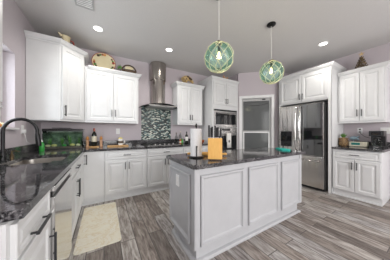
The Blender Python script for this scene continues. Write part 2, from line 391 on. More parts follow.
# back run, origin = face line
BF = YB-.61
t = thing('corner_cabinet', 'white base cabinet filling the left back corner, with two plain doors', 'cabinet', (0, 0, 0))
m = MB().prism([(XL+.003, YB-.003), (XL+.003, 2.756), (-.299, 2.756), (-.299, BF), (.003, BF), (.003, YB-.003)], .112, .875); m.build('body', M['white'], t)
m = MB().prism([(XL+.02, YB-.02), (XL+.02, 2.757), (-.339, 2.757), (-.339, BF+.040), (.002, BF+.040), (.002, YB-.02)], 0, .112)
m.sweep([(-.339, 2.757), (-.339, BF+.040), (.002, BF+.040)], [(0, 0), (.028, 0), (.027, .014), (.020, .024), (0, .028)], 0); m.build('toe_kick', M['white'], t)
door(t, -.277, .125, .277, .735)
q = MB().raised(G, .125, BF-2.757-.023-2*G, .735, DP, -.0005).xf(Matrix.Translation((-.299, 2.759, 0)) @ Matrix.Rotation(PI/2, 4, 'Z')).build('door', M['white'], t)
b = MB().box(-.245, -.233, 2.985, 2.997, .675, .835, .002)
for z in (.69, .82): b.box(-.2795, -.244, 2.987, 2.995, z-.004, z+.004)
b.build('handle', M['pull'], q)

def base_unit(label, x, w_, ndoors=2, drawer=True, hp=None, rz=0, loc=None, dep=.606, group=None, hl=.13, hollow=False, dz=0, hz=.11):
    t = thing('base_cabinet', label, 'cabinet', loc or (x, BF, 0), rz, group)
    base_box(t, w_, dep, hollow)
    zt = .862
    if drawer:
        d_ = door(t, .004, .715, w_-.008, zt-.715, 'drawer', FP); pull(d_, w_/2, .788-dz, hl, False, -.017)
        zt = .705
    n = ndoors; dw = (w_-.008)/n
    for i in range(n):
        d_ = door(t, .004+i*dw, .125, dw, zt-.125)
        hx = .004+dw-.032 if (n == 2 and i == 0) else .004+i*dw+.032
        if hp == 'right': hx = .004+dw-.032
        pull(d_, hx, zt-hz, hl)
    return t
base_unit('white base cabinet below the salt and pepper mills, one wide drawer over two doors', .005, .712)
base_unit('white base cabinet directly under the gas cooktop, wide drawer over two doors', .719, .781)
base_unit('white base cabinet between the cooktop and the oven tower, mostly hidden by the island', 1.502, .793)
# left run, facing +x
LF = -.299
base_unit('white sink base cabinet between the dishwasher and the corner, two doors with dark pulls', 0, .910, loc=(LF, 1.844, 0), rz=PI/2, hl=.2, hollow=True, hz=.17)
t = base_unit('white end cabinet nearest the camera on the left run, beside the dishwasher', 0, .431, 1, True, 'right', loc=(LF, .827, 0), rz=PI/2, hl=.19, dz=.04, hz=.20)
e = MB().box(-.017, -.0005, 0, .606, 0, .875)
for i in range(7): e.box(-.020, -.017, .01+i*.085, .088+i*.085, .01, .872, .002)
e.build('end_panel', M['white'], t)
# dishwasher
t = thing('dishwasher', 'stainless dishwasher under the left countertop, mirroring the rug', 'dishwasher', (-.262, 1.262, 0), PI/2)
MB().box(.002, .576, .03, .62, .11, .868).build('tub', M['grey'], t)
MB().box(.002, .576, 0, .03, .11, .80, .003).build('door', M['steel_dw'], t)
MB().box(.002, .576, .012, .03, .803, .835).build('pocket', M['dark'], t)
MB().box(.002, .576, 0, .03, .835, .866, .003).build('control_panel', M['steel_dw'], t)
MB().box(.002, .576, .07, .6, 0, .11).build('kick_plate', M['dark'], t)
# countertops
t = thing('countertop', 'speckled black granite countertop wrapping the left and back runs', 'countertop')
SX0, SX1, SY0, SY1 = -.80, -.37, 1.95, 2.60
xs = [XL+.002, SX0, SX1, -.262, 2.296]; ys = [.76, SY0, SY1, 3.018, YB-.002]
m = MB().cells(xs, ys, lambda i, j: (i < 3 and not (i == 1 and j == 1)) or j == 3, .8765, .914)
vert = lambda e: abs(e.verts[0].co.z-e.verts[1].co.z) > .01
at = lambda e, x, y: abs(e.verts[0].co.x-x) < .001 and abs(e.verts[0].co.y-y) < .001
m.bevel_at(lambda e: vert(e) and any(at(e, x, y) for x in (SX0, SX1) for y in (SY0, SY1)), .07, 5)
m.bevel_at(lambda e: vert(e) and at(e, -.262, .76), .07, 6)
m.build('slab', M['granite'], t)
m = MB().box(XL+.002, XL+.022, .76, YB-.002, .9145, 1.018, .002).box(XL+.023, 2.296, YB-.022, YB-.002, .9145, 1.018, .002)
m.build('backsplash', M['granite'], t)
# sink
t = thing('sink', 'undermount stainless sink basin in the left granite counter', 'sink')
a = MB()
def rr(x0, x1, y0, y1, r, z, n=5):
    out = []
    for cx, cy, a0 in ((x1-r, y1-r, 0), (x0+r, y1-r, 90), (x0+r, y0+r, 180), (x1-r, y0+r, 270)):
        for k in range(n+1): an = math.radians(a0+90*k/n); out.append((cx+r*math.cos(an), cy+r*math.sin(an), z))
    return out
rings = [rr(SX0-.02, SX1+.02, SY0-.02, SY1+.02, .08, .8758), rr(SX0+.002, SX1-.002, SY0+.002, SY1-.002, .07, .8758), rr(SX0+.012, SX1-.012, SY0+.012, SY1-.012, .07, .70), rr(SX0+.05, SX1-.05, SY0+.05, SY1-.05, .05, .68)]
vv = [[a.bm.verts.new(p) for p in r] for r in rings]
for p, q in zip(vv, vv[1:]):
    for i in range(len(p)): j = (i+1) % len(p); a.bm.faces.new((p[i], p[j], q[j], q[i]))
a.bm.faces.new(vv[-1]); o = a.build('basin', M['sinksteel'], t, True)
MB().lathe([(0, .002), (.042, .002), (.045, 0), (0, -.003)], ((SX0+SX1)/2, (SY0+SY1)/2, .683)).build('drain', M['steel_s'], t)
# faucet
FX, FY = -.822, 2.17
t = thing('faucet', 'tall matte black gooseneck faucet behind the sink', 'faucet', (FX, FY, .9145))
MB().lathe([(.030, 0), (.030, .012), (.022, .018), (.021, .10), (.017, .11), (0, .112)]).build('base', M['black'], t, True)
pts = [(0, 0, .10), (0, 0, .20), (0, 0, .285)]
for i in range(1, 13):
    an = PI-i*PI/12*1.04; pts.append((.118+.118*math.cos(an), 0, .292+.122*math.sin(an)))
MB().tube(pts, .0145, 12).build('spout', M['black'], t, True)
ex = Vector(pts[-1]); dv = Vector((.10, 0, -1)).normalized()
MB().tube([ex, ex+dv*.02, ex+dv*.04, ex+dv*.11, ex+dv*.135], [.015, .019, .020, .023, .019], 12).build('spray_head', M['black'], t, True)
MB().tube([(0, -.015, .055), (0, -.045, .065), (.02, -.085, .10)], [.010, .009, .006], 8).build('lever', M['black'], t, True)
o = MB().lathe([(.016, 0), (.017, .04), (.008, .05), (.006, .085), (0, .088)], (0, 0, 0), 14).tube([(0, 0, .08), (.03, 0, .085), (.055, 0, .075)], .006, 6).build('soap_dispenser', M['bronze'], None, True)
o.location = (-.845, 2.40, .9145); tag(o, 'small dark soap pump standing at the sink right of the faucet', 'soap dispenser')

# upper cabinets, origin = front face bottom
def upper(label, x, w_, z0, z1, y0, y1, crown_path, rz=0, loc=None, name='wall_cabinet', hz=.12):
    t = thing(name, label, 'cabinet', loc or (x, y0, 0), rz)
    dep = y1-y0
    MB().box(0, w_, 0, dep, z0, z1-.012, .0015).box(0, w_, -.010, dep, z0-.014, z0, .002).build('body', M['white'], t)
    dw = (w_-.05)/2; top = z1-.07
    for i in range(2):
        d_ = door(t, .025+i*dw, z0+.018, dw, top-z0-.02)
        pull(d_, .025+dw+(-.030 if i == 0 else .030), z0+hz+.05, .13)
    MB().sweep(crown_path(w_, dep), CROWN, z1-.080).build('crown_moulding', M['white'], t)
    return t
UB = 1.386
upper('white two-door wall cabinet above the wine bottle, a round plate on top', -.296, .908, UB, 2.381, YB-.33, YB-.003, lambda w_, d: [(0.058, 0), (w_, 0), (w_, d)])
upper('narrow white two-door wall cabinet right of the range hood', 1.497, .70, UB, 2.381, YB-.33, YB-.003, lambda w_, d: [(0, d), (0, 0), (w_+.04, 0)])
upper('white two-door wall cabinet on the right wall above the coffee maker', 0, .622, UB, 2.384, XR-.33, XR-.003, lambda w_, d: [(.004, 0), (w_, 0), (w_, d)], -PI/2, (XR-.33, 1.207, 0))
upper('white wall cabinet before the sink window, cut by the picture edge', 0, .65, UB, 2.585, 0, .327, lambda w_, d: [(0, 0), (w_, 0), (w_, d)], PI/2, (XL+.33, .95, 0))
# diagonal corner upper cabinet
t = thing('corner_wall_cabinet', 'tall white angled corner wall cabinet beside the window, one door', 'cabinet')
pl = [(XL+.003, BF), (-.579, BF), (-.300, YB-.331), (-.300, YB-.003), (XL+.003, YB-.003)]
MB().prism(pl, UB-.014, 2.585).build('body', M['white'], t)
q = MB().raised(.022+G, UB+.018, .351-2*G, 1.115, DP, -.0005).xf(Matrix.Translation((-.579, BF, 0)) @ Matrix.Rotation(PI/4, 4, 'Z')).build('door', M['white'], t)
b = MB().box(.050, .061, -.054, -.042, UB+.06, UB+.23, .002)
for z in (UB+.085, UB+.205): b.box(.051, .060, -.044, -.019, z-.004, z+.004)
b.xf(Matrix.Translation((-.579, BF, 0)) @ Matrix.Rotation(PI/4, 4, 'Z')).build('handle', M['black'], q)
MB().box(XL+.006, -.60, BF-.006, BF-.0005, UB+.0, 2.50, .002).build('side_panel', M['white'], t)
MB().sweep([(XL+.003, BF-.004), (-.577, BF-.004), (-.300+.002, YB-.333), (-.298, YB-.003)], CROWN, 2.52).build('crown_moulding', M['white'], t)

# oven tower
t = thing('oven_cabinet', 'tall white cabinet tower holding the microwave and wall oven', 'cabinet', (2.299, BF-.011, 0)); TW, TD = .882, .617
m = MB().box(0, .045, 0, TD, .10, 2.55).box(TW-.045, TW, 0, TD, .10, 2.55).box(.045, TW-.045, .02, TD, 1.775, 2.55).box(.045, TW-.045, .02, TD, .10, .545).box(.045, TW-.045, TD-.05, TD, .545, 1.775)
m.box(.045, TW-.045, 0, .02, 1.785, 1.90).box(.045, TW-.045, 0, .02, .49, .545).box(.045, TW-.045, .02, TD-.05, 1.318, 1.325).box(.045, TW-.045, 0, .02, 2.47, 2.55)
m.build('body', M['white'], t)
MB().box(0, TW, .02, TD, 0, .10).build('toe_kick', M['white'], t)
dw = (TW-.05)/2
for i in range(2):
    d_ = door(t, .025+i*dw, 1.885, dw, .59); pull(d_, .025+dw+(-.030 if i == 0 else .030), 1.99, .13)
d_ = door(t, .025, .12, TW-.05, .365, 'drawer', FP); pull(d_, TW/2, .30, .13, False, -.017)
MB().sweep([(0, TD), (0, 0), (TW, 0)], CROWN, 2.49).build('crown_moulding', M['white'], t)
ax0, ax1 = 2.299+.047, 2.299+TW-.047
yf = BF-.011
t = thing('microwave', 'built-in stainless microwave above the wall oven', 'microwave', (ax0, yf, 1.33)); aw = ax1-ax0
MB().box(.004, aw-.004, .012, .5, .004, .44).build('body', M['grey'], t)
MB().box(0, aw, -.014, .010, -.002, .06, .003).box(0, aw, -.014, .010, .36, .405, .003).box(0, .05, -.014, .010, .06, .36, .003).box(aw-.05, aw, -.014, .010, .06, .36, .003).build('frame', M['steel_h'], t)
MB().box(.004, aw-.004, -.010, .010, .407, .442, .002).build('control_panel', M['blackglass'], t)
MB().box(.052, aw-.052, -.018, .010, .062, .358, .003).build('door', M['blackglass'], t)
b = MB().tube([(.09, -.055, .335), (aw-.09, -.055, .335)], .011, 10)
for x in (.12, aw-.12): b.box(x-.006, x+.006, -.055, -.014, .329, .341)
b.build('handle', M['steel_s'], t)
t = thing('wall_oven', 'built-in stainless wall oven below the microwave', 'oven', (ax0, yf, .55))
MB().box(.004, aw-.004, .012, .52, .004, .76).build('body', M['grey'], t)
MB().box(0, aw, -.014, .010, .655, .764, .003).build('control_panel', M['steel_h'], t)
MB().box(.25, aw-.25, -.017, -.014, .68, .74).build('display', M['blackglass'], t)
d_ = MB().box(0, aw, -.022, .010, 0, .65, .004).build('door', M['steel_h'], t)
MB().box(.05, aw-.05, -.027, -.0225, .06, .555, .002).build('window', M['blackglass'], d_)
b = MB().tube([(.05, -.07, .60), (aw-.05, -.07, .60)], .012, 10)
for x in (.09, aw-.09): b.box(x-.006, x+.006, -.07, -.022, .594, .606)
b.build('handle', M['steel_s'], d_)
# towel over oven handle
b = MB(); pts = [(-.084, -.36), (-.086, -.20), (-.085, -.02), (-.079, .010), (-.070, .0165), (-.060, .010), (-.054, -.02), (-.052, -.20)]
vs = [[b.bm.verts.new((ax0+x+.004*math.sin(k*2.1), yf+y, 1.15+z)) for k, x in enumerate((.36, .39, .42, .45, .48, .505))] for y, z in pts]
for p, q in zip(vs, vs[1:]):
    for i in range(5): b.bm.faces.new((p[i], p[i+1], q[i+1], q[i]))
o = b.build('hand_towel', M['towel'], None, True); sm = o.modifiers.new('s', 'SOLIDIFY'); sm.thickness = .003; sm.offset = 0
tag(o, 'white hand towel with a dark motif hanging on the wall oven handle', 'towel')
b = MB().lathe([(0, 0), (.022, 0), (.026, .02), (.022, .045), (.010, .055), (.012, .065), (0, .068)], (ax0+.43, yf-.0885, .93), 14, 1, .06).build('motif', M['dark'], o)

# range hood
t = thing('range_hood', 'stainless range hood with curved glass canopy and round chimney', 'range hood', (1.105, YB-.002, 0))
def dshape(r, n=20): return [(r*math.cos(PI+PI*i/n), -.10+r*.9*math.sin(PI+PI*i/n)) for i in range(n+1)]+[(r, -.001), (-r, -.001)]
MB().prism(dshape(.182), 2.40, 2.798).build('upper_chimney', M['chimney'], t, True)
MB().prism(dshape(.158), 1.822, 2.399).build('lower_chimney', M['chimney'], t, True)
b = MB(); a_ = []
n = 28
def can(x, y): return 1.802-.055*(abs(x)/.43)**2.2 + .0*y
for lev in (0, 1):
    row = [[b.bm.verts.new(( -.43+.86*i/n, (-.013 if j == 0 else -.013-(.10+.40*math.sqrt(max(0, 1-((-.43+.86*i/n)/.46)**2)))*j/6), can(-.43+.86*i/n, 0)+lev*.008)) for j in range(7)] for i in range(n+1)]
    a_.append(row)
for i in range(n):
    for j in range(6):
        for lev in (0, 1): r_ = a_[lev]; b.bm.faces.new((r_[i][j], r_[i+1][j], r_[i+1][j+1], r_[i][j+1]))
    for j in (0, 6): b.bm.faces.new((a_[0][i][j], a_[0][i+1][j], a_[1][i+1][j], a_[1][i][j]))
for i in (0, n):
    for j in range(6): b.bm.faces.new((a_[0][i][j], a_[0][i][j+1], a_[1][i][j+1], a_[1][i][j]))
b.build('glass_canopy', M['smoke'], t, True)
MB().box(-.30, .30, -.44, -.013, 1.755, 1.788, .006).build('hood_body', M['hooddark'], t)
b = MB()
for i in range(4): b.box(-.06+i*.035, -.04+i*.035, -.446, -.441, 1.765, 1.777, .002)
b.build('buttons', M['dark'], t)
b = MB().box(-.27, .27, -.40, -.05, 1.748, 1.7545).build('filter', M['screen'], t)
# mosaic
o = MB().box(.735, 1.452, YB-.010, YB-.001, 1.0185, 1.80).build('mosaic_backsplash', M['mosaic']); tag(o, 'glass mosaic tile panel on the wall behind the cooktop', 'backsplash')
# cooktop
t = thing('cooktop', 'gas cooktop with black grates set in the granite under the hood', 'cooktop', (.745, 3.10, .9145))
MB().box(0, .73, 0, .50, 0, .010, .004).build('steel_top', M['hooddark'], t)
for gx in (.02, .255, .49):
    b = MB(); x0, x1 = gx, gx+.22
    for y in (.09, .25, .41, .48): b.box(x0, x1, y-.006, y+.006, .030, .040)
    for x in (x0+.006, (x0+x1)/2, x1-.006): b.box(x-.006, x+.006, .085, .486, .030, .040)
    for x in (x0+.006, x1-.006):
        for y in (.09, .48): b.box(x-.006, x+.006, y-.006, y+.006, .010, .030)
    b.build('grate', M['black'], t)
for x, y in ((.13, .17), (.13, .38), (.365, .28), (.60, .17), (.60, .38)):
    MB().lathe([(.045, 0), (.045, .008), (.030, .012), (.028, .018), (0, .018)], (x, y, .010), 16).build('burner', M['dark'], t)
for i in range(5): MB().lathe([(.017, 0), (.019, .004), (.015, .024), (0, .025)], (.165+i*.10, .045, .010), 14).build('knob', M['steel_s'], t)

# ------------------------------------------------------------------ island
IX0, IX1, IY0, IY1 = .698, 2.546, 1.178, 1.763
t = thing('kitchen_island', 'white panelled kitchen island in the middle of the floor', 'island', (0, 0, 0))
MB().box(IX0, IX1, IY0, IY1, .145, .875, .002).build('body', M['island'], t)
II = .034
m = MB().box(IX0+II, IX1-II, IY0+II, IY1-II, 0, .145)
m.sweep([(IX0+II, IY1-II), (IX0+II, IY0+II), (IX1-II, IY0+II), (IX1-II, IY1-II), (IX0+II+.002, IY1-II)], [(0, 0), (.036, 0), (.035, .014), (.024, .026), (0, .032)], 0)
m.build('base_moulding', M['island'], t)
IP = [(0, 0), (0, .016), (.005, .022), (.020, .022), (.028, .010), (.036, .004), (.042, .002)]
for x0, x1 in ((.752, 1.306), (1.386, 1.948), (2.028, 2.500)):
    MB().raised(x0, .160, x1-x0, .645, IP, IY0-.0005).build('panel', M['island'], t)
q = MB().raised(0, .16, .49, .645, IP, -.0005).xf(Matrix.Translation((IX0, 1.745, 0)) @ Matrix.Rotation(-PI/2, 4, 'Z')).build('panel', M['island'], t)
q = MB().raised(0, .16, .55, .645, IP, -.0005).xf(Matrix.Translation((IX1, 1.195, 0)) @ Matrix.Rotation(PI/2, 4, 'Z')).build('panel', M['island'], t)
pm_ = MB().box(IX0-.010, IX0, IY0-.010, IY0+.050, .145, .875, .003).box(IX0, IX0+.050, IY0-.010, IY0, .145, .875, .003)
pm_.build('corner_post', M['island'], t)
m = MB().box(IX1-.045, IX1, IY0-.010, IY0, .145, .875, .003).box(IX1, IX1+.010, IY0-.010, IY0+.04, .145, .875, .003).build('corner_post', M['island'], t)
q = MB().box(IX0-.0105, IX0-.0035, 1.500, 1.578, .615, .735, .002).build('outlet', M['plastic_white'], t)
MB().box(IX0-.0125, IX0-.0106, 1.522, 1.556, .635, .670).box(IX0-.0125, IX0-.0106, 1.522, 1.556, .680, .715).build('sockets', M['towel'], q)
m = MB().cells([.663, 2.605], [1.126, 1.839], lambda i, j: True, .8765, .914)
m.bevel_at(lambda e: abs(e.verts[0].co.z-e.verts[1].co.z) > .01, .02, 4)
m.bevel_at(lambda e: e.verts[0].co.z > .91 and e.verts[1].co.z > .91 and len(e.link_faces) == 2 and any(abs(f.normal.z) < .5 for f in e.link_faces), .006, 3)
tag(m.build('island_countertop', M['granite']), 'polished black granite slab on top of the kitchen island', 'countertop')

# ------------------------------------------------------------------ right wall: fridge and its enclosure
t = thing('fridge_enclosure', 'white two-door cabinet above the refrigerator with full-height side panels', 'cabinet', (3.795, 2.254, 0), -PI/2); EW, ED = 1.042, .638
MB().box(.022, EW-.022, 0, ED, 1.85, 2.522).build('body', M['white'], t)
MB().box(0, .022, 0, ED, 0, 2.522, .001).build('side_panel', M['white'], t)
MB().box(EW-.022, EW, 0, ED, 0, 2.522, .001).box(EW-.05, EW, -.003, .02, 0, 2.522, .001).build('side_panel', M['white'], t)
dw = (EW-.10)/2
for i in range(2):
    d_ = door(t, .05+i*dw, 1.875, dw, .575); pull(d_, .05+dw+(-.030 if i == 0 else .030), 1.98, .13)
MB().sweep([(0, 0), (EW, 0), (EW, ED)], CROWN, 2.462).build('crown_moulding', M['white'], t)
t = thing('refrigerator', 'stainless french-door refrigerator with a dark glass right door', 'refrigerator', (3.715, 2.205, 0), -PI/2); FW = .90
MB().box(.008, FW-.008, .072, .69, .02, 1.80, .004).build('body', M['grey'], t)
for x in (.05, FW-.09):
    for y in (.10, .6): MB().box(x, x+.04, y, y+.04, 0, .02).build('foot', M['dark'], t)
MB().box(.01, FW-.01, .05, .07, .02, .06).build('kick_grille', M['dark'], t)
dl = MB().box(.002, FW/2-.003, 0, .068, .70, 1.80, .008).build('left_door', M['steel'], t)
dr = MB().box(FW/2+.003, FW-.002, 0, .068, .70, 1.80, .008).build('right_door', M['steel'], t)
MB().box(FW/2+.012, FW-.012, -.006, -.0005, .712, 1.79, .002).build('glass_panel', M['mirrorglass'], dr)
fd = MB().box(.002, FW-.002, 0, .068, .065, .690, .008).build('freezer_drawer', M['steel'], t)
MB().box(.05, .30, -.004, -.0003, .865, 1.215, .003).build('dispenser', M['blackglass'], dl)
b = MB().box(.09, .26, -.012, -.0045, .90, .91).box(.15, .20, -.016, -.0045, 1.02, 1.10, .003).build('dispenser_paddle', M['dark'], dl)
def vhandle(x, par, mt, bow=.018):
    pts = [(x, -.012, .80), (x, -.045, .83)]+[(x, -.052-bow*math.sin(PI*i/10), .86+i*.084) for i in range(11)]+[(x, -.045, 1.73), (x, -.012, 1.76)]
    MB().tube(pts, .013, 10).build('handle', mt, par, True)
vhandle(FW/2-.045, dl, M['steel_s']); vhandle(FW/2+.05, dr, M['steel_s'])
pts = [(.08, -.010, .60), (.08, -.05, .605)]+[(.10+i*.07, -.055, .607) for i in range(11)]+[(FW-.08, -.05, .605), (FW-.08, -.010, .60)]
MB().tube(pts, .012, 10).build('handle', M['steel_s'], fd, True)
# little magnets on the fridge's side filler
# right base cabinet
base_unit('white base cabinet on the right wall under the coffee maker, drawer over two doors', 0, .620, loc=(XR-.61, 1.207, 0), rz=-PI/2, dep=.606)
t = thing('countertop', 'short black granite countertop on the right wall under the coffee maker', 'countertop')
MB().box(XR-.645, XR-.002, .560, 1.208, .8765, .914, .004).build('slab', M['granite'], t)
MB().box(XR-.022, XR-.002, .560, 1.208, .9145, 1.018, .002).build('backsplash', M['granite'], t)

# ------------------------------------------------------------------ ceiling fixtures
def downlight(x, y, label):
    t = thing('recessed_light', label, 'ceiling light', (x, y, ZC), 0, 'recessed ceiling lights')
    b = MB().lathe([(.060, -.001), (.078, -.001), (.080, -.006), (.066, -.010), (.060, -.008)], n=28, ring=True); b.build('trim_ring', M['trim'], t, True)
    MB().lathe([(0, -.004), (.060, -.004), (.060, -.002), (0, -.002)], n=28).build('lens', M['lamp'], t)
    l = bpy.data.lights.new('recessed_lamp', 'SPOT'); l.energy = 34; l.spot_size = math.radians(150); l.spot_blend = .8; l.color = (1, .96, .90); l.shadow_soft_size = .07
    o = bpy.data.objects.new('recessed_lamp', l); C.objects.link(o); o.location = (0, 0, -.03); o.parent = t
downlight(-.08, 2.83, 'bright round recessed light left, above the fruit-rimmed plate')
downlight(1.097, 2.85, 'bright round recessed light in front of the hood chimney')
downlight(3.445, 1.22, 'bright round recessed light right, in front of the fridge cabinet')
t = thing('ceiling_vent', 'grey metal air vent on the ceiling above the left counter', 'vent', (-.21, 2.22, ZC))
MB().box(-.10, .10, -.22, .22, -.005, -.001).box(-.10, -.085, -.22, .22, -.012, -.005, .002).box(.085, .10, -.22, .22, -.012, -.005, .002).box(-.085, .085, .20, .22, -.012, -.005, .002).box(-.085, .085, -.22, -.20, -.012, -.005, .002).build('frame', M['screen'], t)
b = MB()
for i in range(12): b.box(-.083, .083, -.185+i*.033, -.175+i*.033, -.011, -.005)
b.build('slats', M['trim'], t)
MB().box(-.02, .02, .02, .05, -.016, -.011).build('lever', M['dark'], t)

# pendants
def pendant(x, y, zc, R, top_r, label):
    t = thing('pendant_lamp', label, 'pendant lamp', (x, y, zc), 0, 'glass float pendants over the island')
    MB().lathe([(.0, ZC-zc-.001), (.062, ZC-zc-.001), (.062, ZC-zc-.012), (.045, ZC-zc-.026), (.008, ZC-zc-.030), (0, ZC-zc-.032)]).build('ceiling_canopy', M['black'], t, True)
    MB().tube([(0, 0, R+.02), (0, 0, ZC-zc-.03)], .0035, 6).build('cord', M['towel'], t)
    k = math.sin(math.acos(.97))
    prof_ = [(R*math.sin(PI*i/24), -R*math.cos(PI*i/24)) for i in range(0, 23)]
    prof_[0] = (0, -R)
    b = MB().lathe(prof_, n=40)
    b.bm.faces.ensure_lookup_table(); big = max(b.bm.faces, key=lambda f: len(f.verts)); b.bm.faces.remove(big)
    b.build('glass_globe', M['globe'], t, True)
    MB().lathe([(.026, R*.955), (.030, R*.955), (.030, R+.022), (0, R+.026)], n=20).build('cap', M['bronze'], t, True)
    MB().lathe([(0, R*.97), (.016, R*.97), (.016, R*.42), (0, R*.42)], n=16).build('socket', M['black'], t, True)
    MB().lathe([(0, -.060), (.008, -.056), (.015, -.035), (.016, -.012), (.012, .015), (.009, .032), (.0, .034)], (0, 0, R*.42-.03), 18).build('bulb', M['bulb'], t, True)
    b = MB(); Ro = R+.003; nn = 8; lat = [math.radians(a) for a in (12, 38, 66, 95, 124, 152, 172)]
    for k in range(nn):
        for s in (1, -1):
            pts = []
            for j in range(len(lat)-1):
                for u in range(5):
                    a = lat[j]+(lat[j+1]-lat[j])*u/5; ph = 2*PI*(k+s*(j+u/5)*.5)/nn
                    pts.append((Ro*math.sin(a)*math.cos(ph), Ro*math.sin(a)*math.sin(ph), Ro*math.cos(a)))
            b.tube(pts, .0032, 5)
    for a, r_ in ((12, .005), (172, .004)):
        a = math.radians(a); b.tube([(Ro*math.sin(a)*math.cos(2*PI*i/20), Ro*math.sin(a)*math.sin(2*PI*i/20), Ro*math.cos(a)) for i in range(20)], r_, 6, closed=True)
    b.build('rope_net', M['rope'], t, True)
    l = bpy.data.lights.new('pendant_bulb_light', 'POINT'); l.energy = 3.5; l.color = (1, .75, .45); l.shadow_soft_size = .03
    o = bpy.data.objects.new('pendant_bulb_light', l); C.objects.link(o); o.location = (0, 0, 0); o.parent = t
pendant(1.165, 1.412, 2.076, .168, 0, 'green glass float pendant in a rope net, the nearer and larger, above the paper towels')
pendant(2.155, 1.395, 2.090, .163, 0, 'green glass float pendant in a rope net, the farther one, left of the fridge cabinet')

# ------------------------------------------------------------------ rug
m = MB().prism([p[:2] for p in rr(-.262, .168, 1.875, 2.945, .035, 0)], .0005, .011); tag(m.build('rug', M['rug']), 'cream marbled runner rug on the plank floor below the sink', 'rug')

# ------------------------------------------------------------------ things on the left and back counter
ZT = .9145
AX, AY, AW, AD, AH = -.845, 3.345, .52, .255, .325
t = thing('aquarium', 'rectangular planted fish tank with a black lid in the counter corner', 'fish tank', (AX, AY, ZT))
m = MB().box(0, AW, 0, .005, .012, AH).box(0, AW, AD-.005, AD, .012, AH).box(0, .005, .005, AD-.005, .012, AH).box(AW-.005, AW, .005, AD-.005, .012, AH); m.build('glass_wall', M['glass'], t)
MB().box(-.004, AW+.004, -.004, AD+.004, 0, .012, .002).build('base_frame', M['dark'], t)
MB().box(-.006, AW+.006, -.006, AD+.006, AH, AH+.014, .003).box(-.006, AW+.006, -.006, -.0005, AH-.024, AH).box(.10, .34, .06, .19, AH+.022, AH+.032, .004).build('lid', M['dark'], t)
MB().box(.006, AW-.006, AD-.009, AD-.006, .045, AH-.03).build('backdrop', M['backdrop'], t)
MB().box(.0065, AW-.0065, .0065, AD-.010, .045, AH-.05).build('water', M['water'], t)
for lx in (.13, .39):  # point lights added under the lid to brighten the tank's contents
    l = bpy.data.lights.new('tank_fill_light', 'POINT'); l.shadow_soft_size = .008; l.energy = .28; l.color = (.95, 1, .95)
    lo = bpy.data.objects.new('tank_fill_light', l); C.objects.link(lo); lo.parent = t; lo.location = (lx, .022, AH-.010)
o = MB().box(.006, AW-.006, .006, AD-.006, .0125, .044).build('gravel', M['pebble'], None); o.location = (AX, AY, ZT); o['kind'] = 'stuff'; tag(o, 'dark gravel on the bottom of the fish tank', 'gravel')
def plant_tank(x, y, h_, n, label, mt='green'):
    b = MB()
    for i in range(n):
        a = random.uniform(0, 6.28); l_ = h_*random.uniform(.6, 1); r = random.uniform(.01, .035)
        b.tube([(0, 0, 0), (r*.5*math.cos(a), r*.5*math.sin(a), l_*.5), (r*math.cos(a), r*math.sin(a), l_)], [.004, .009, .001], 5)
    o = b.build('aquarium_plant', M[mt], None, True); o.location = (AX+x, AY+y, ZT+.044); tag(o, label, 'aquarium plant', 'plants in the fish tank')
plant_tank(.07, .09, .16, 10, 'green grassy plant at the left end inside the fish tank')
plant_tank(.22, .13, .18, 9, 'tall dark green plant left of centre inside the fish tank')
plant_tank(.33, .10, .20, 12, 'tall green plant right of centre inside the fish tank')
plant_tank(.46, .12, .17, 12, 'green plant at the right end inside the fish tank')
rk = [(.05, .06, .026, 'cream'), (.13, .05, .030, 'yellow'), (.26, .05, .024, 'lime'), (.37, .05, .030, 'yellow'), (.45, .05, .026, 'cream')]
nm = ['leftmost in the fish tank', 'second from the left in the fish tank', 'in the middle of the fish tank', 'second from the right in the fish tank', 'rightmost in the fish tank']
for (x, y, r, c_), s_ in zip(rk, nm):
    o = MB().ball((0, 0, r*.65), r, 2, (1.3, .9, .8)).build('stone', M[c_], None, True); o.location = (AX+x, AY+y, ZT+.0425)
    tag(o, {'cream': 'cream', 'yellow': 'yellow', 'lime': 'mossy green'}[c_]+' stone, '+nm[nm.index(s_)], 'stone', 'stones in the fish tank')
# dish soap
t = thing('dish_soap_bottle', 'green dish soap bottle standing left of the fish tank', 'bottle', (-.80, 3.14, ZT))
MB().lathe([(.026, 0), (.030, .006), (.030, .09), (.026, .115), (.012, .13), (.012, .138), (0, .139)], (0, 0, 0), 20, 1, .7).build('bottle', M['lime'], t, True)
MB().lathe([(.013, .139), (.013, .158), (.006, .162), (.005, .172), (0, .173)], n=12).build('cap', M['plastic_white'], t, True)
def onplate(x, y, z, name, label, n='y', w_=.072, h_=.116, kind='outlet'):
    t = thing(name, label, kind, (x, y, z), 0 if n == 'y' else (PI/2 if n == 'x' else -PI/2))
    MB().box(-w_/2, w_/2, -.007, -.0005, -h_/2, h_/2, .002).build('cover_plate', M['plastic_white'], t)
    return t
t = onplate(.257, YB, 1.215, 'electrical_outlet', 'white wall outlet above the mug on the back wall')
b = MB(); b.box(-.017, .017, -.009, -.007, .010, .040, .001).box(-.017, .017, -.009, -.007, -.040, -.010, .001); b.build('sockets', M['towel'], t)
t = onplate(XL, 2.955, 1.235, 'electrical_outlet', 'white outlet with a plugged-in adapter between the window and fish tank', 'x')
MB().box(-.02, .02, -.035, -.007, -.045, .0, .004).build('adapter', M['plastic_white'], t)
b = MB().tube([(0, -.02, -.045), (.005, -.03, -.10), (.03, -.035, -.17), (.10, -.05, -.205)], .003, 6).build('cord', M['plastic_white'], t)
t = onplate(XR, .965, 1.225, 'electrical_outlet', 'white outlet with a black plug on the right wall', 'r')
MB().box(-.014, .014, -.012, -.007, .012, .038, .001).box(-.013, .013, -.032, -.007, -.036, -.012, .003).build('sockets', M['dark'], t)
b = MB(); pts = [(0, -.03, -.024), (.02, -.05, -.06), (.06, -.06, -.10), (.10, -.07, -.125), (.15, -.08, -.14), (.185, -.09, -.155)]
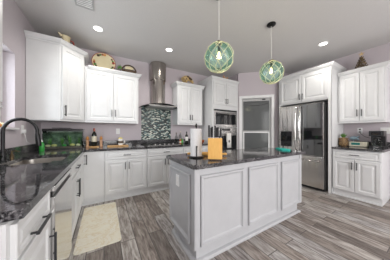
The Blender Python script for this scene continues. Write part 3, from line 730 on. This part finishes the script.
b.tube(pts, .004, 6).build('power_cord', M['dark'], t, True)
t = onplate(XR, .640, 1.225, 'light_switch', 'white double switch plate on the right wall beside the coffee maker', 'r', .12, .116, 'switch')
b = MB()
for x in (-.028, .028): b.box(x-.015, x+.015, -.010, -.007, -.033, .033, .002)
b.build('rockers', M['towel'], t)

# wine bottle on its board with mills
o = MB().box(-.235, -.085, 3.42, 3.54, ZT, ZT+.018, .004).build('serving_board', M['board']); tag(o, 'small honey wood board under the wine bottle', 'board')
def wine(x, y, z, label, s=1.0, lab='label', cap='red'):
    t = thing('wine_bottle', label, 'bottle', (x, y, z))
    MB().lathe([(.034*s, 0), (.037*s, .006*s), (.037*s, .185*s), (.030*s, .215*s), (.015*s, .240*s), (.0135*s, .300*s), (0, .301*s)], n=20).build('glass_bottle', M['wine'], t, True)
    MB().lathe([(.0375*s, .075*s), (.0378*s, .076*s), (.0378*s, .165*s), (.0370*s, .166*s), (.0370*s, .074*s)], n=20, ring=True).build('label', M[lab], t, True)
    MB().lathe([(.0150*s, .250*s), (.0155*s, .301*s), (0, .304*s)], n=14).build('capsule', M[cap], t, True)
wine(-.16, 3.48, ZT+.0185, 'dark wine bottle with cream label and red cap on the small board', 1.12)
def mill(x, y, label):
    t = thing('pepper_mill', label, 'mill', (x, y, ZT), 0, 'wooden mills beside the wine bottle')
    MB().lathe([(.028, 0), (.030, .006), (.028, .02), (.020, .045), (.024, .085), (.026, .115), (.018, .135), (0, .137)], n=18).build('body', M['millwood'], t, True)
    MB().lathe([(.012, .135), (.024, .148), (.027, .165), (.020, .188), (.008, .196), (.010, .206), (0, .212)], n=18).build('head', M['orange'], t, True)
mill(-.266, 3.48, 'wooden pepper mill left of the wine bottle'); mill(-.048, 3.48, 'wooden pepper mill right of the wine bottle')
o = MB().box(.055, .425, 3.34, 3.50, ZT, ZT+.022, .006).build('cutting_board', M['board']); tag(o, 'long honey wood cutting board carrying the mug', 'board')
t = thing('mug', 'tall white mug with brown motif standing on the cutting board', 'mug', (.285, 3.42, ZT+.0225))
MB().lathe([(.034, 0), (.042, .005), (.044, .11), (.045, .125), (.041, .125), (.039, .01), (0, .008)], n=24).build('body', M['towel'], t, True)
MB().tube([(.042, 0, .10), (.068, 0, .098), (.078, 0, .065), (.068, 0, .030), (.042, 0, .026)], .006, 8).build('handle', M['towel'], t, True)
MB().lathe([(0, .118), (.039, .118), (.043, .128), (.036, .150), (0, .158)], n=20).build('lid', M['yellow'], t, True)
MB().lathe([(.0447, .04), (.0452, .060), (.0452, .080), (.0440, .084)], n=20, ring=True).build('motif', M['brown'], t, True)
# bottles right of the cooktop
def bottle(x, y, r, h_, mt, capm, label, lab=None):
    t = thing('bottle', label, 'bottle', (x, y, ZT), 0, 'bottles between the cooktop and the oven tower')
    MB().lathe([(r*.92, 0), (r, h_*.02), (r, h_*.58), (r*.75, h_*.70), (r*.36, h_*.78), (r*.34, h_*.93), (0, h_*.932)], n=18).build('glass_bottle', M[mt], t, True)
    MB().lathe([(r*.42, h_*.90), (r*.44, h_*.99), (0, h_)], n=12).build('cap', M[capm], t, True)
    if lab: MB().lathe([(r*1.005, h_*.18), (r*1.02, h_*.19), (r*1.02, h_*.48), (r*.99, h_*.49)], n=18, ring=True).build('label', M[lab], t, True)
bottle(1.505, 3.43, .030, .27, 'bottle_clear', 'brown', 'tall clear oil bottle with dark cap, nearest the cooktop', None)
bottle(1.552, 3.30, .024, .135, 'amber', 'towel', 'short amber sauce bottle with white label beside the cooktop', 'label')
bottle(1.625, 3.36, .028, .15, 'green', 'towel', 'short green bottle between the amber and the dark wine bottles', 'lime')
bottle(1.655, 3.52, .030, .30, 'bottle_clear', 'label', 'tall pale bottle standing behind the short green one')
wine(1.745, 3.35, ZT, 'dark wine bottle with a white label behind the paper towels', .98, 'towel', 'dark')
t = thing('fruit_bowl', 'small reddish amber bowl on the back counter beside the oven tower', 'bowl', (2.10, 3.25, ZT))
MB().lathe([(.04, 0), (.06, .012), (.085, .05), (.090, .085), (.084, .085), (.078, .05), (.05, .018), (0, .014)], n=24).build('bowl', M['amber'], t, True)
for i, (x, y) in enumerate(((-.03, -.02), (.035, -.01), (0, .035))):
    o = MB().ball((2.10+x, 3.25+y, ZT+.062), .033, 2).build('orange_fruit', M['orange'], None, True)
    tag(o, 'orange lying in the small amber bowl by the oven tower', 'fruit', 'oranges in the amber bowl')

# ------------------------------------------------------------------ things on the island
t = thing('paper_towel_holder', 'black paper towel stand on the island with an arm in front', 'holder', (.905, 1.50, ZT))
MB().lathe([(.082, 0), (.086, .006), (.082, .014), (.02, .018), (0, .018)], n=32).build('base', M['black'], t, True)
MB().lathe([(.006, .018), (.006, .335), (.012, .345), (.014, .358), (.008, .368), (.010, .378), (0, .388)], n=12).build('post', M['black'], t, True)
MB().tube([(-.035, -.068, .014), (-.035, -.070, .12)], .006, 8).ball((-.035, -.070, .125), .010).build('arm', M['black'], t, True)
o = MB().lathe([(.0205, 0), (.066, 0), (.066, .305), (.0205, .305), (.0205, .14)], n=36, ring=True).build('paper_towel_roll', M['paper'], None, True); o.location = (.905, 1.50, ZT+.0185)
tag(o, 'white paper towel roll standing on the black holder', 'paper towel')
# knife block
kr = -.665
t = thing('knife_block', 'honey coloured beech knife block standing on the island beside the paper towels', 'knife block', (.975, 1.245, ZT), kr)
b = MB(); W2 = .072
sd = [(-.020, .012), (.105, .012), (.135, .19), (.040, .222), (-.010, .225)]
va = [b.bm.verts.new((-W2, y, z)) for y, z in sd]; vb = [b.bm.verts.new((W2, y, z)) for y, z in sd]
b.bm.faces.new(va); b.bm.faces.new(vb[::-1])
for i in range(5): j = (i+1) % 5; b.bm.faces.new((va[i], va[j], vb[j], vb[i]))
bmesh.ops.bevel(b.bm, geom=list(b.bm.edges), offset=.003, segments=2, affect='EDGES')
b.build('block', M['beech'], t)
MB().box(-.068, .068, -.015, .10, 0, .012).build('foot', M['brown'], t)
kp = [(-.060, .005, .125), (-.028, .012, .110), (.002, .010, .120), (.030, .012, .105), (.058, .008, .095), (-.04, .055, .10), (.02, .06, .10)]
ks = ['leftmost large knife', 'second knife from the left', 'middle knife', 'fourth knife from the left', 'rightmost small knife', 'left knife of the back row', 'right knife of the back row']
for (x, y, ln), s_ in zip(kp, ks):
    k = thing('knife', 'black-handled '+s_+' in the beech block', 'knife', (0, 0, 0), 0, 'knives in the beech block')
    mw = Matrix.Translation((.975, 1.245, ZT)) @ Matrix.Rotation(kr, 4, 'Z')
    hd = MB().box(x-.009, x+.009, y-.012, y+.012, .232, .232+ln, .004).xf(mw).build('handle', M['dark'], k)
    MB().box(x-.0075, x+.0075, y-.011, y+.011, .224, .2315, .001).xf(mw).build('bolster', M['steel_s'], k)
# rolling pin
p0, p1 = Vector((.873, 1.661, 0)), Vector((1.263, 1.391, 0)); dd = (p1-p0); ln = dd.length
t = thing('rolling_pin', 'orange wooden rolling pin lying behind the knife block and paper towels', 'rolling pin', (p0.x, p0.y, ZT+.0232), math.atan2(dd.y, dd.x))
mx = Matrix.Rotation(PI/2, 4, 'Y')
MB().lathe([(0, .055), (.019, .056), (.023, .065), (.023, .415), (.019, .424), (0, .425)], n=20, mtx=mx).build('roller', M['pinwood'], t, True)
for s in (0, 1):
    MB().lathe([(0, 0), (.010, .003), (.015, .02), (.011, .045), (.008, .0548), (0, .0549)], n=14, mtx=(mx if not s else Matrix.Translation((.48, 0, 0)) @ Matrix.Rotation(-PI/2, 4, 'Y'))).build('handle', M['pinwood'], t, True)
# teal mitt
b = MB(); out = [(-.13, -.045), (-.04, -.060), (.02, -.058), (.05, -.085), (.085, -.080), (.085, -.050), (.11, -.040), (.135, 0), (.12, .045), (.06, .062), (-.04, .055), (-.13, .045)]
b.prism(out, 0, .022); bmesh.ops.bevel(b.bm, geom=[e for e in b.bm.edges if abs(e.verts[0].co.z-e.verts[1].co.z) < .001], offset=.008, segments=3, affect='EDGES')
o = b.build('oven_mitt', M['teal'], None, True); o.location = (2.47, 1.40, ZT); o.rotation_euler = (0, 0, -2.0); tag(o, 'teal oven mitt lying on the right end of the island', 'oven mitt')

# ------------------------------------------------------------------ things on the right counter
RX = 4.15
t = thing('pineapple_jar', 'ceramic pineapple with green leaves beside the fridge panel', 'ornament', (4.14, 1.133, ZT))
t.scale = (1.08, 1.08, 1.5)
b = MB().lathe([(.035, 0), (.050, .015), (.060, .05), (.055, .09), (.035, .115), (0, .118)], n=20)
for j in range(5):
    for i in range(10):
        a = 2*PI*(i+.5*(j % 2))/10; z = .018+j*.021; r = .052+.008*math.sin(PI*(z)/.12); b.ball((r*math.cos(a), r*math.sin(a), z), .011, 1)
b.build('body', M['pine'], t, True)
b = MB()
for i in range(16):
    a = i*2.4; r = .012+.034*(i/16); h_ = .17-.03*(i/16)
    b.tube([(0, 0, .11), (r*.6*math.cos(a), r*.6*math.sin(a), .135), (r*1.2*math.cos(a), r*1.2*math.sin(a), h_+.01)], [.006, .009, .001], 5)
b.build('leaves', M['green'], t, True)
t = thing('countertop_radio', 'beige countertop radio with a dark green display, left of the coffee maker', 'radio', (4.20, 1.07, ZT), -PI/2)
MB().box(0, .245, 0, .14, .006, .095, .008).box(.02, .05, .02, .12, 0, .006).box(.20, .23, .02, .12, 0, .006).build('case', M['beige'], t)
MB().box(.035, .155, -.003, -.0003, .035, .080, .001).build('display', M['display'], t)
MB().lathe([(0, 0), (.012, .001), (.012, .012), (0, .013)], n=14, mtx=Matrix.Translation((.195, -.0003, .055)) @ Matrix.Rotation(PI/2, 4, 'X')).build('dial', M['beige'], t, True)
t = thing('blue_fish_ornament', 'pale blue fish shaped ornament standing between the pineapple and the beige radio', 'ornament', (4.395, 1.05, ZT), -PI/2)
MB().box(-.04, .04, -.014, .014, 0, .008, .002).tube([(0, 0, .008), (0, 0, .12)], .005, 6).build('stand', M['blue'], t)
MB().ball((0, 0, .16), .05, 2, (1.15, .35, .75)).tube([(.045, 0, .165), (.075, 0, .195), (.082, 0, .20)], [.008, .014, .003], 6).tube([(.045, 0, .160), (.075, 0, .130), (.082, 0, .125)], [.008, .014, .003], 6).build('fish', M['blue'], t, True)
# coffee maker
t = thing('coffee_maker', 'black drip coffee maker with a glass carafe on the right counter', 'coffee maker', (4.135, .790, ZT), -PI/2)
MB().box(0, .175, 0, .22, 0, .035, .006).box(0, .175, .14, .22, .035, .21, .004).build('body', M['dark'], t)
MB().box(0, .175, -.005, .22, .21, .305, .008).build('brew_head', M['dark'], t)
MB().box(.03, .145, -.008, -.0052, .235, .285, .002).build('control_panel', M['blackglass'], t)
MB().lathe([(.020, .036), (.058, .040), (.066, .075), (.060, .12), (.045, .155), (.048, .17)], (.0875, .062, 0), 24).build('carafe', M['bottle_clear'], t, True)
MB().lathe([(.030, .1705), (.050, .171), (.046, .190), (0, .195)], (.0875, .062, 0), 20).build('carafe_lid', M['dark'], t, True)
MB().tube([(.0875, -.002, .155), (.0875, -.035, .150), (.0875, -.040, .10), (.0875, -.012, .07)], .008, 8).build('carafe_handle', M['dark'], t, True)
MB().box(.05, .125, -.003, -.0002, .012, .022, .001).build('base_strip', M['steel_h'], t)

# ------------------------------------------------------------------ ornaments on top of the cabinets
t = thing('fruit_plate', 'round cream plate with red and green fruit rim on the cabinet left of the hood', 'plate', (0.0, 3.50, 2.3697))
tl = Matrix.Translation((0, .01, 0)) @ Matrix.Rotation(math.radians(-10), 4, 'X')
mm = tl @ Matrix.Translation((0, 0, .202)) @ Matrix.Rotation(PI/2, 4, 'X')
MB().lathe([(0, -.004), (.12, -.002), (.20, .018), (.203, .024), (.19, .020), (.12, .006), (0, .004)], n=40, mtx=mm).build('dish', M['cream'], t, True)
MB().lathe([(.196, .0245), (.206, .0265), (.206, .018), (.196, .014)], n=40, mtx=mm, ring=True).build('rim', M['red'], t, True)
for i in range(15):
    a = (.15, .38, .62, 1.5, 1.72, 1.95, 2.2, 3.1, 3.3, 3.55, 3.8, 4.6, 4.85, 5.6, 5.85)[i]; c_ = ('red', 'green', 'brown', 'orange')[i % 4]
    b = MB().ball((0, 0, 0), .022 if i % 3 else .030, 1, (1, 1, .25)); b.xf(mm @ Matrix.Translation((.165*math.cos(a), .165*math.sin(a), .019))); b.build('fruit_motif', M[c_], t, True)
t = thing('bread_basket', 'dark wicker basket with a cream loaf on the cabinet left of the hood', 'basket', (.45, 3.45, 2.3697))
MB().lathe([(.09, 0), (.125, .03), (.14, .10), (.13, .10), (.115, .035), (0, .012)], n=28, sy=.65).build('bowl', M['brown'], t, True)
MB().tube([(.135*math.cos(PI*i/14), 0, .095+.12*math.sin(PI*i/14)) for i in range(15)], .014, 8).build('hoop', M['brown'], t, True)
MB().ball((0, -.005, .145), .082, 2, (1.1, .55, .60)).build('loaf', M['cream'], t, True)
b = MB()
for i in range(8):
    a = PI*.6+i*.25; b.tube([(-.12, 0, .10), (-.13+.05*math.cos(a), 0, .14), (-.14+.09*math.cos(a), .01, .12+.09*math.sin(a))], [.005, .012, .001], 5)
b.build('leaves', M['green'], t, True)
t = thing('straw_cornucopia', 'golden straw horn ornament with brown pods on the cabinet right of the hood', 'ornament', (1.86, 3.47, 2.3697))
pts = []; rr_ = []
for i in range(15):
    a = i/14; pts.append((-.13+.27*a, 0, .08+.10*math.sin(PI*.9*(1-a))+.02)); rr_.append(.025+.065*(1-a)+.006*(i % 2))
MB().tube(pts, rr_, 12).build('horn', M['gold'], t, True)
b = MB()
for p_ in ((-.12, -.03, .20), (-.05, -.06, .215), (.0, -.06, .19), (.05, -.05, .17), (-.10, -.07, .15)): b.ball(p_, .034, 2, (1.1, .8, .8))
b.build('pods', M['brown'], t, True)
MB().box(-.16, .19, -.06, .06, 0, .02, .004).build('base', M['gold'], t)
t = thing('ceramic_pitcher', 'cream pitcher with a red handle on the tall corner cabinet', 'pitcher', (-.545, 3.29, 2.5852), .55)
t.scale = (1.15, 1.15, 1.08)
tm = Matrix.Rotation(math.radians(-14), 4, 'Y')
MB().lathe([(.045, 0), (.055, .02), (.060, .07), (.045, .12), (.050, .165), (.060, .185), (.054, .185), (.045, .16), (0, .15)], n=24, sy=.8).tube([(-.05, 0, .165), (-.08, 0, .195), (-.09, 0, .20)], [.02, .012, .006], 8).build('jug', M['cream'], t, True)
MB().tube([(.045, 0, .15), (.085, 0, .15), (.10, 0, .10), (.085, 0, .05), (.052, 0, .045)], .011, 8).build('handle', M['red'], t, True)
MB().lathe([(.0555, .018), (.058, .020), (.0615, .040), (.058, .046)], n=24, sy=.8, ring=True).build('band', M['green'], t, True)
t = thing('ceramic_hen', 'small brown hen figurine on top of the oven tower', 'figurine', (2.82, 3.16, 2.5503))
MB().ball((0, 0, .075), .065, 2, (1.2, .7, .8)).ball((-.05, 0, .135), .030, 2).tube([(-.035, 0, .09), (-.05, 0, .135)], [.035, .022], 8).tube([(.05, 0, .09), (.09, 0, .135), (.10, 0, .15)], [.03, .022, .004], 8).lathe([(.045, 0), (.040, .025), (0, .03)], n=16).build('body', M['millwood'], t, True)
MB().ball((-.052, 0, .166), .014, 1, (1.4, .5, 1)).tube([(-.078, 0, .134), (-.094, 0, .130)], [.007, .001], 6).build('comb_and_beak', M['red'], t, True)
# wire tree
t = thing('wire_christmas_tree', 'small bronze openwork Christmas tree on the right wall cabinet', 'ornament', (XR-.19, .905, 2.3725))
t.scale = (1.3, 1.3, 1.32)
b = MB().lathe([(.03, 0), (.03, .008), (0, .01)], n=14).tube([(0, 0, .005), (0, 0, .215)], .005, 6)
for j in range(6):
    z = .030+j*.032; r = .072*(1-j/6.6)
    b.tube([(r*math.cos(2*PI*i/16), r*math.sin(2*PI*i/16), z+.012*math.sin(2*PI*i/16*4)) for i in range(16)], .0055, 5, closed=True)
    for i in range(6): a = i*PI/3+j*.5; b.tube([(0, 0, z+.018), (r*math.cos(a), r*math.sin(a), z)], .004, 5); b.ball((r*math.cos(a), r*math.sin(a), z), .010, 1)
b.build('tree', M['bronze'], t, True)
b = MB(); st = [(math.cos(PI/2+i*PI/5)*(.034 if i % 2 == 0 else .013), math.sin(PI/2+i*PI/5)*(.034 if i % 2 == 0 else .013)) for i in range(10)]
b.prism(st, -.004, .004).xf(Matrix.Translation((0, 0, .242)) @ Matrix.Rotation(-PI/2, 4, 'Z') @ Matrix.Rotation(PI/2, 4, 'X')); b.build('star', M['gold'], t)

# things on the window sill
SZ = WZ0
t = thing('potted_plant', 'small yellow-green plant in a pot on the window sill', 'plant', (XL-.05, 2.42, SZ))
MB().lathe([(.025, 0), (.035, .05), (.037, .055), (.030, .055), (0, .050)], n=16).build('pot', M['orange'], t, True)
b = MB()
for i in range(18): a = i*2.4; r = .02+.03*(i/18); b.tube([(0, 0, .05), (r*math.cos(a)*.6, r*math.sin(a)*.6, .08), (r*math.cos(a), r*math.sin(a), .12-.03*i/18)], [.004, .010, .001], 5)
b.build('leaves', M['yellow'], t, True)
for i, (y, r, c_, s_) in enumerate(((2.50, .024, 'orange', 'left orange ceramic ball on the window sill'), (2.555, .028, 'cream', 'middle cream ceramic ball on the window sill'), (2.612, .022, 'orange', 'right orange ceramic ball on the window sill'))):
    o = MB().ball((XL-.03, y, SZ+r*.98), r, 2).build('ceramic_ball', M[c_], None, True); tag(o, s_, 'ornament', 'balls on the window sill')
